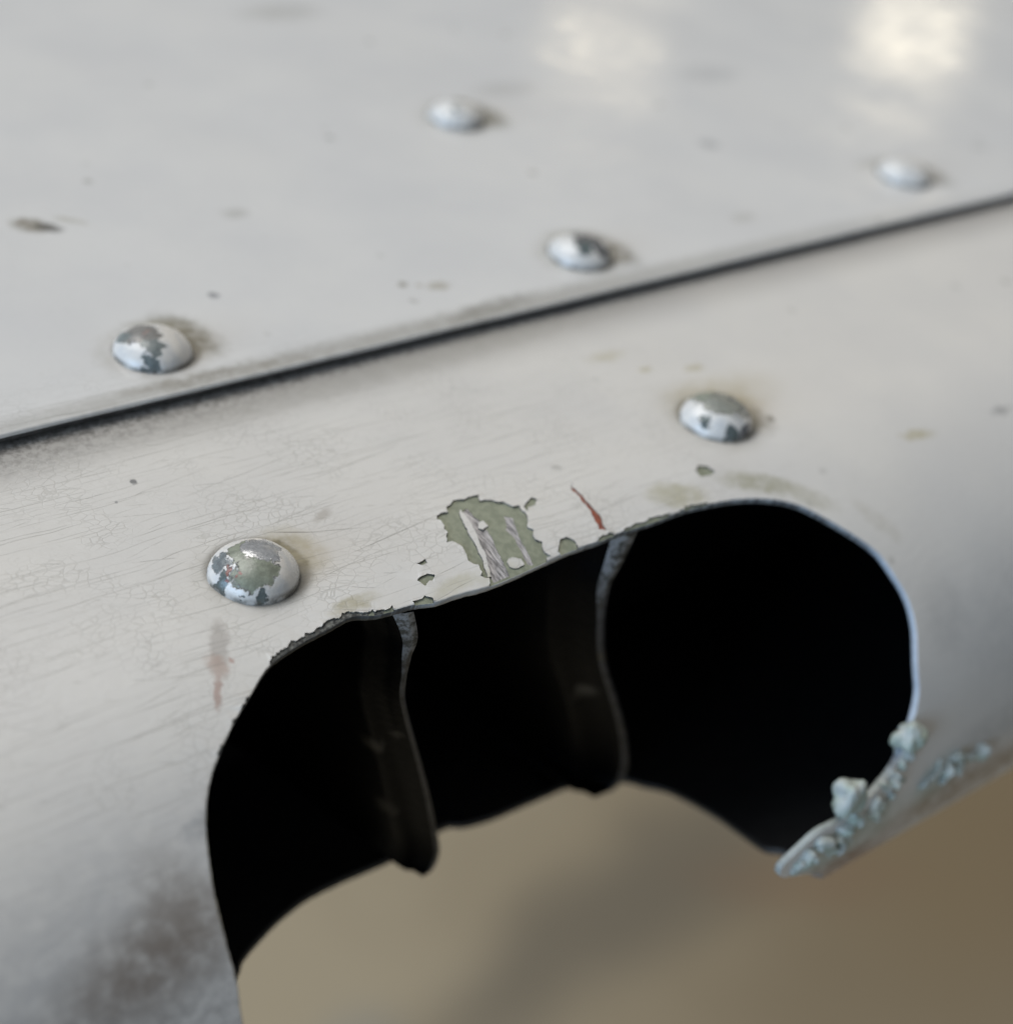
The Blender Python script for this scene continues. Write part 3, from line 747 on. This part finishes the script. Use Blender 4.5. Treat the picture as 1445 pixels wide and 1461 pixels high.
def rivet_material(name, losses, seed):
    """White paint with flaked-off patches. losses: (x, y, z, radius, colour, metallic) in mm on the head."""
    t = NT(name)
    v = t.map(t.n('ShaderNodeTexCoord').outputs['Object'], scale=(1000, 1000, 1000))
    wv = t.warp(t.vm('ADD', v, (seed * 5.3, 0, 0)), 0.85, 3.2, 8.0)
    wv = t.vm('SUBTRACT', wv, (seed * 5.3, 0, 0))
    n = t.noise(v, 0.8, 4.0)
    col = t.mix(t.step(n, 0.4, 0.7), PAINT, (0.5, 0.5, 0.49))
    met = 0.0
    any_ = 0.0
    rough = 0.3
    for (x, y, z, r, c, mt) in losses:
        b = t.blob(wv, (x, y, z), (r, r, r), 0, 0.07)
        cc = t.mix(t.step(t.noise(v, 1.4, 4.0, 0.7), 0.35, 0.65), c, tuple(q * 0.68 for q in c))
        col = t.mix(b, col, cc)
        rim = t.m('MULTIPLY', t.m('MULTIPLY', b, t.m('SUBTRACT', 1.0, b)), t.step(t.noise(v, 1.1, 3.0), 0.4, 0.6, 0.8, 3.2), clamp=True)
        col = t.mix(rim, col, (0.05, 0.048, 0.042))
        met = t.m('ADD', t.m('MULTIPLY', met, t.m('SUBTRACT', 1.0, b)), t.m('MULTIPLY', b, mt))
        any_ = t.m('MAXIMUM', any_, b)
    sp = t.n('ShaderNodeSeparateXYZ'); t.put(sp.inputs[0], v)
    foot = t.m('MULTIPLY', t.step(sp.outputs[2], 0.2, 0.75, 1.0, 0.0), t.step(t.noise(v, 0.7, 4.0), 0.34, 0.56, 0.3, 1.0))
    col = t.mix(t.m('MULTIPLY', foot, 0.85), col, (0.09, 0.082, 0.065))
    rough = t.m('ADD', 0.16, t.m('MULTIPLY', t.noise(v, 1.8, 4.0), 0.2))
    b1 = t.bump(t.m('MULTIPLY', any_, -1.0), 0.7, 0.00012)
    b2 = t.bump(t.noise(v, 2.2, 4.0, 0.6), 0.35, 0.0001, b1)
    return t.out(Base_Color=col, Metallic=met, Roughness=rough, Normal=b2)


# directions on the head: image left ~ (-.78,.6), image right ~ (.78,-.6), toward the camera ~ (-.7,-.7), away ~ (.7,.7)
LOSS = [
    [(-1.15, -1.8, 2.1, 1.9, PRIM, 0.0), (-3.4, -0.6, 0.8, 0.8, SLATE, 0.2), (-1.2, -3.4, 0.7, 0.55, SLATE, 0.1), (-1.0, 0.8, 2.3, 1.2, PRIM, 0.0), (0.75, 0.15, 2.6, 1.75, METAL, 0.85), (1.9, 1.5, 1.9, 0.7, METAL, 0.7), (-2.8, 0.9, 1.3, 1.0, (0.2, 0.22, 0.22), 0.2),
     (-2.4, -0.5, 1.5, 0.75, (0.26, 0.11, 0.09), 0.0), (0.9, 3.7, 0.7, 0.9, (0.1, 0.1, 0.13), 0.2), (-2.6, -2.4, 0.6, 0.45, SLATE, 0.1)],
    [(0.5, 0.0, 2.5, 2.5, (0.27, 0.275, 0.235), 0.1), (-0.5, 2.2, 1.9, 1.5, (0.24, 0.255, 0.2), 0.0), (-2.7, -1.0, 1.1, 0.85, SLATE, 0.2), (-1.0, -3.4, 0.7, 0.95, SLATE, 0.2),
     (0.7, -3.6, 0.6, 0.9, (0.16, 0.16, 0.165), 0.3), (1.4, -0.2, 2.3, 0.4, (0.08, 0.08, 0.08), 0.1), (2.2, -1.4, 1.6, 0.9, (0.23, 0.235, 0.21), 0.1)],
    [(-0.9, 0.7, 2.2, 1.8, (0.25, 0.24, 0.22), 0.1), (-0.9, -1.7, 1.9, 1.25, (0.18, 0.2, 0.19), 0.1), (-2.5, 1.3, 1.3, 1.0, (0.2, 0.225, 0.215), 0.1), (-1.9, -2.9, 0.8, 0.8, (0.17, 0.2, 0.2), 0.2),
     (-0.4, 0.4, 2.3, 0.45, (0.34, 0.25, 0.22), 0)],
    [(0.5, -0.5, 2.3, 1.7, (0.25, 0.245, 0.24), 0.5), (-0.8, -1.5, 2.0, 1.1, SLATE, 0.2), (1.2, -2.4, 1.3, 1.2, (0.2, 0.2, 0.2), 0.5), (0.6, 2.2, 1.8, 1.0, SLATE, 0.2)],
    [(2.4, -1.5, 1.4, 0.7, SLATE, 0.1)],
    [(1.0, 0.6, 2.2, 0.9, (0.35, 0.33, 0.28), 0.2), (-1.5, -1.5, 1.8, 0.6, SLATE, 0.1)],
]
RLAB = ["front left rivet with flaked paint, green primer and shiny metal on its crown",
        "lower sheet rivet by the right end of the cut-out, dull grey worn crown",
        "upper sheet rivet at the left, half white and half mottled green grey",
        "upper sheet rivet near the middle of the seam with a bare metal crown",
        "small far right rivet on the upper sheet, mostly white paint",
        "rivet standing alone high on the upper sheet, away from the seam"]
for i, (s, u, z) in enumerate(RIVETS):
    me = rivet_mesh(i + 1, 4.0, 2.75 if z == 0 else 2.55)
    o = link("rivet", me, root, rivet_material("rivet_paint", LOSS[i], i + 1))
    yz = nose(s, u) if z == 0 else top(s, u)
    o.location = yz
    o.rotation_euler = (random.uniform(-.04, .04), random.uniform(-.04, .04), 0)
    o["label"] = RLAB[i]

# ---- corroded flakes and crust at the lower right of the cut-out
t = NT("corroded_paint")
v = t.map(t.n('ShaderNodeTexCoord').outputs['Object'], scale=(1000, 1000, 1000))
c = t.mix(t.step(t.noise(v, 0.35, 3.0, 0.5), 0.35, 0.65), (0.42, 0.445, 0.42), (0.30, 0.355, 0.30))
c = t.mix(t.step(t.noise(v, 0.4, 3.0), 0.56, 0.70, 0, 0.6), c, (0.30, 0.32, 0.25))
crust_mat = t.out(Base_Color=c, Roughness=0.7, Normal=t.bump(t.noise(v, 1.0, 3.0), 0.25, 0.0003))


def lump(name, p, r, seed, label=None, sub=4):
    bm = bmesh.new()
    bmesh.ops.create_icosphere(bm, subdivisions=sub, radius=1.0)
    for q in bm.verts:
        d = q.co.normalized()
        k = 1 + 0.5 * noise.noise(d * 1.2 + Vector((seed, 0, 0))) + 0.12 * noise.noise(d * 3.0 + Vector((0, seed, 0)))
        q.co = Vector((d.x * r[0], d.y * r[1], d.z * r[2])) * k * MM
    for f in bm.faces:
        f.smooth = True
    me = bpy.data.meshes.new(name); bm.to_mesh(me); bm.free()
    o = link(name, me, root, crust_mat)
    o.location = p
    if label:
        o["label"] = label
    return o


lump("paint_flake", nose(38.9, -35.0, 0.2), (1.6, 1.5, 1.5), 7.7, "pale flake curling into the cut-out, the upper of the two big ones")
lump("paint_flake", nose(29.8, -38.6, 0.0), (1.9, 1.6, 2.2), 9.4, "pale flake curling into the cut-out, the lower of the two big ones")
rnd = random.Random(11)
EDGE = [(39.0, -36.8), (37.2, -38.9), (34.4, -40.9), (31.0, -42.3), (27.5, -43.2), (24.2, -43.8), (22.0, -45.0)]
for k in range(40):
    f = rnd.random() * (len(EDGE) - 1)
    i0 = min(int(f), len(EDGE) - 2)
    p = Vector(EDGE[i0]).lerp(Vector(EDGE[i0 + 1]), f - i0)
    away = rnd.random() ** 1.6 * (3.6 if 0.6 < f < 4.8 else 1.4)
    q = p + Vector((0.62, -0.78)) * away + Vector((rnd.uniform(-.3, .3), rnd.uniform(-.3, .3)))
    r = rnd.uniform(0.6, 1.35) * (1.0 - 0.12 * away)
    o = lump("paint_flake", nose(q.x, q.y, rnd.uniform(-0.45, -0.05)), (r * rnd.uniform(0.8, 1.5), r * rnd.uniform(0.6, 1.2), r * rnd.uniform(0.6, 0.95)), rnd.uniform(0, 50), sub=3)
    o.rotation_euler = (rnd.uniform(-.6, .6) + 1.2, rnd.uniform(-.6, .6), rnd.uniform(0, 6.28))
for k in range(14):
    q = Vector((46.5, -42.6)) + Vector((rnd.gauss(0, 2.4), rnd.gauss(0, 0.9)))
    r = rnd.uniform(0.5, 1.2)
    o = lump("paint_flake", nose(q.x, q.y, 0.02), (r * 1.5, r, r * 0.4), rnd.uniform(0, 50), sub=3)
    o.rotation_euler = (1.2, rnd.uniform(-.3, .3), rnd.uniform(0, 6.28))
